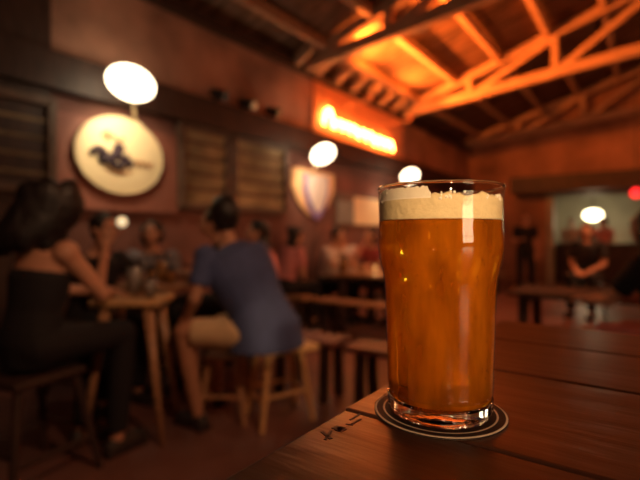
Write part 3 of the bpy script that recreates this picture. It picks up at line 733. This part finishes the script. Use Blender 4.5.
        capsule(b, J['h'+s], J['k'+s], .088, .060); capsule(b, J['k'+s], J['a'+s]+(J['k'+s]-J['a'+s])*.62, .058, .056); capsule(b, J['a'+s]+(J['k'+s]-J['a'+s])*.62, J['a'+s], .056, .036)
        an = J['a'+s]; capsule(b, Vector((an.x,an.y,.045))-F*.03, Vector((an.x,an.y,.035))+F*.13, .036, .030)
    body = bake(b, 'person', M[skin], vox)
    org = Vector((pel.x, pel.y, 0)); body.data.transform(Matrix.Translation(-org)); body.location = org
    tag(body, label, 'person', group)
    # top
    b = B(); g_ = .014
    if top_kind == 'tank':
        loft(b, [(p, w_[0]+g_, w_[1]+g_) for p, w_ in zip(spine[:4], ws[:4])]+[(pel+(neck-pel)*.70, .172, .118)], shR)
        for s in (1,-1): capsule(b, neck+shR*.085*s-U*.02-F*.02, neck+shR*.10*s-U*.14+F*.09, .014, .014); capsule(b, neck+shR*.085*s-U*.02-F*.02, neck+shR*.10*s-U*.16-F*.09, .014, .014)
    else:
        lo = [(pel-U*low, .20*loose, .15*loose)] if low else [(spine[0], ws[0][0]+g_, ws[0][1]+g_)]
        loft(b, lo+[(p, (w_[0]+g_)*loose, (w_[1]+g_)*loose) for p, w_ in zip(spine[1:5], ws[1:5])]+[(neck-U*.005, .078, .068)], shR)
        for s in 'RL':
            ball(b, J['s'+s], .074); e = J['s'+s]+(J['e'+s]-J['s'+s])*(.70 if top_kind == 'tee' else 1.0)
            rod(b, J['s'+s], e, .066, .062 if top_kind == 'tee' else .052, seg=18)
            if top_kind == 'long': ball(b, J['e'+s], .052); rod(b, J['e'+s], J['e'+s]+(J['w'+s]-J['e'+s])*.92, .052, .038, seg=18)
    bake(b, 'shirt' if top_kind != 'tank' else 'vest_top', M[top], max(vox*.9, .011), body, 3)
    # bottoms
    b = B(); loft(b, [(pel-U*.12, .15,.12),(pel, .182,.130),(pel+(neck-pel)*.16, .168,.122)], shR)
    for s in 'RL':
        K = J['k'+s]; H = J['h'+s]; A = J['a'+s]
        if legs == 'long':
            capsule(b, H, K, .104, .074); rod(b, K, A+(K-A)*.08, .072, .056, seg=18)
        else:
            ball(b, H, .108); rod(b, H, H+(K-H)*.86, .108, .086, seg=20)
    bake(b, 'trousers' if legs == 'long' else 'shorts', M[bottom], max(vox*.9, .011), body, 3)
    b = B()
    for s in 'RL':
        an = J['a'+s]; b = B(); capsule(b, Vector((an.x,an.y,.05))-F*.035, Vector((an.x,an.y,.045))+F*.15, .046, .040); box(b, Vector((an.x,an.y,.012))+F*.06, (.085,.27,.024), Matrix((R, F, U)).transposed())
        bake(b, 'shoe', M['shoe'], .012, body, 3)
    # hair
    b = B(); random.seed(int(abs(root[0]*1000)))
    ball(b, hc+U*.022-LF*.022, (.084*hs,.098*hs,.100*hs), RH, seg=24)
    ball(b, hc-U*.030-LF*.040, (.074*hs,.066*hs,.066*hs), RH, seg=20)
    for k in range(14):
        a = random.uniform(-2.2, 2.2); z = random.uniform(.01,.065)
        ball(b, hc-LF*.022+RH@Vector((math.sin(a)*.066, -math.cos(a)*.075, z)), random.uniform(.022,.030), seg=10)
    if hair != 'short':
        n_ = {'long': 26, 'big': 90, 'bob': 14}[hair]; zl = {'long': -.28, 'big': -.17, 'bob': -.10}[hair]; wd = {'long': 1, 'big': 1.62, 'bob': 1}[hair]
        for k in range(n_):
            a = random.uniform(-1.75, 1.75); z = random.uniform(zl, .06); rr = .045 if hair != 'big' else .058
            ball(b, hc-LF*(.035+(.02 if hair == 'big' else 0))+RH@Vector((math.sin(a)*.072*wd - (max(0,-z)*.45 if hair == 'big' else 0), -math.cos(a)*.070*wd-(max(0,-z)*.35 if hair == 'big' else 0), z)), (rr*.85, rr*.85, rr*1.5), seg=10)
    bake(b, 'hair', M['hair'], max(vox*.8, .009), body, 2)
    for s in (1,-1):
        b = B(); ball(b, hc+LR*.031*s+LF*.082+U*.012, (.013,.008,.008), RH, seg=12); obj('eye', b, M['eye'], body, smooth=True)
    return body

# the man in the blue shirt on the stool
person('person in blue t-shirt and cream shorts leaning forward on a pale wooden stool', (-.33, 2.82), (-.75,.45), seat=.50, vox=.0095, skin='skin2',
       J=dict(pelvis=(-.335,2.84,.62), neck=(-.585,2.88,1.155), head=(-.625,2.89,1.338), sR=(-.41,3.0,1.10), sL=(-.70,2.74,1.08), hR=(-.36,2.93,.60), hL=(-.42,2.76,.60),
              kL=(-.85,2.78,.61), aL=(-.765,2.80,.09), kR=(-.76,3.16,.57), aR=(-.74,3.22,.08), eL=(-.745,2.66,.83), wL=(-.815,2.74,.715), eR=(-.57,3.25,.93), wR=(-.80,3.34,.90)),
       top='shirt_blue', bottom='shorts', legs='short', look=(-.55,.8), loose=1.33, low=.118, hs=1.15)
# woman with big dark hair, back turned
person('person with long thick dark hair and bare shoulders beside the tall small table', (-1.44, 2.22), (.50,.85), seat=.56, lean=.16, vox=.0105, skin='skin', top='cloth_dark', top_kind='tank', hair='big',
       J=dict(wR=(-1.26,2.66,.885), eR=(-1.14,2.34,.90)), look=(.15,1), table_z=.83)
simple_stool(-1.44, 2.22, .54, .36, .2, 'dark wooden stool under the long haired woman at far left', M['darkwood'])
person('person behind the tall table resting chin on a raised hand, dark hair', (-1.71, 3.30), (.85,-.45), seat=.47, lean=.22, skin='skin', top='cloth_dark', top_kind='tee', arms=('chin','table'), table_z=.84, hair='short')
simple_stool(-1.71, 3.30, .46, .34, .4, 'wooden stool under the drinker resting chin on hand', M['darkwood'])
person('person facing the viewpoint across the round table, face lit orange on one side', (-1.58, 4.28), (.15,-.95), seat=.45, lean=.18, skin='skin', top='cloth_grey', arms=('table','lap'), table_z=.84, hair='bob')
simple_stool(-1.58, 4.28, .44, .34, .1, 'wooden stool beyond the round table', M['darkwood'])
person('person in dark top half hidden behind the man in blue, arms on the table', (-.78, 3.84), (-.9,-.2), seat=.52, lean=.15, skin='skin2', top='cloth_dark', arms=('table','table'), table_z=.84, hair='short')
simple_stool(-.78, 3.84, .51, .34, .7, 'wooden stool hidden behind the man in blue', M['darkwood'])
person('person with long dark hair in pink top just right of the blue shirt, looking left', (-.50, 4.42), (-.9,-.25), seat=.46, lean=.12, skin='skin', top='cloth_pink', arms=('lap','lap'), table_z=.80, hair='long')
simple_stool(-.50, 4.42, .45, .34, .3, 'wooden stool under the drinker in pink', M['darkwood'])
# group at the long table
def wp(x, y):  # room coordinates -> ahead/right of the viewpoint
    return (CS*x+SN*y, -SN*x+CS*y)
def wd(x, y): return (CS*x+SN*y, -SN*x+CS*y)
grp = 'drinkers round the long table'
for (x, y, f, tp, hr, ar, lb) in ((-3.88, 5.98, (.1,-1), 'cloth_white', 'short', ('table','raise'), 'person in pale shirt at the left end of the far bench, one hand raised'),
        (-3.36, 6.0, (0,-1), 'cloth_red', 'bob', ('chin','table'), 'person in red beside the beer glass on the far bench, chin on hand'),
        (-3.85, 4.43, (.25,1), 'cloth_pink', 'long', ('lap','chin'), 'long haired person in pink on the short bench by the wall'),
        (-3.76, 5.26, (1,0), 'cloth_white', 'short', ('table','table'), 'person in pale top sitting at the left end of the long table'),
        (-2.80, 5.98, (0,-1), 'cloth_dark', 'short', ('table','table'), 'person in dark shirt on the far bench, hidden by the beer glass')):
    if y == 5.26: simple_stool(*wp(x, y), .44, .32, .1, 'wooden stool at the left end of the long table', M['darkwood'])
    person(lb, wp(x, y), wd(*f), seat=.45, lean=.25, top=tp, hair=hr, arms=ar, table_z=.75, group=grp, skin='skin')
person('standing person in dark clothes with forearm held across the body, right of the glass', wp(-2.2, 10.6), wd(.3,-1), stand=True, top='cloth_dark', arms=('belly','hang'), skin='skin', hair='short', lean=.03)
person('person in red top on the bench behind the farthest table', wp(-2.95, 9.72), wd(.1,-1), seat=.45, lean=.2, top='cloth_pink', arms=('table','table'), table_z=.75, skin='skin', hair='short')
person('person in pale shirt standing behind the bar counter, left side of the doorway', wp(-1.75, 14.1), wd(.2,-1), stand=True, top='cloth_white', arms=('hang','belly'), skin='skin', hair='short', lean=.03)
person('person in pink shirt standing behind the bar counter under the oval lamp', wp(-1.0, 14.2), wd(-.2,-1), stand=True, top='cloth_pink', arms=('belly','hang'), skin='skin', hair='bob', lean=.03)
person('person in dark clothes sitting in front of the doorway, right part', wp(-.75, 8.0), wd(-.2,-1), seat=.5, top='cloth_dark', arms=('lap','lap'), skin='skin', hair='long', lean=.1)
simple_stool(*wp(-.75, 8.0), .49, .36, .1, 'wooden stool in front of the doorway', M['darkwood'])
person('person with long dark hair in black at the right edge, back turned, pale shorts', wp(.12, 3.25), wd(-.9,.5), seat=.47, top='cloth_dark', bottom='cloth_pink', legs='short', arms=('table','table'), table_z=.75, skin='skin', hair='big', lean=.15)
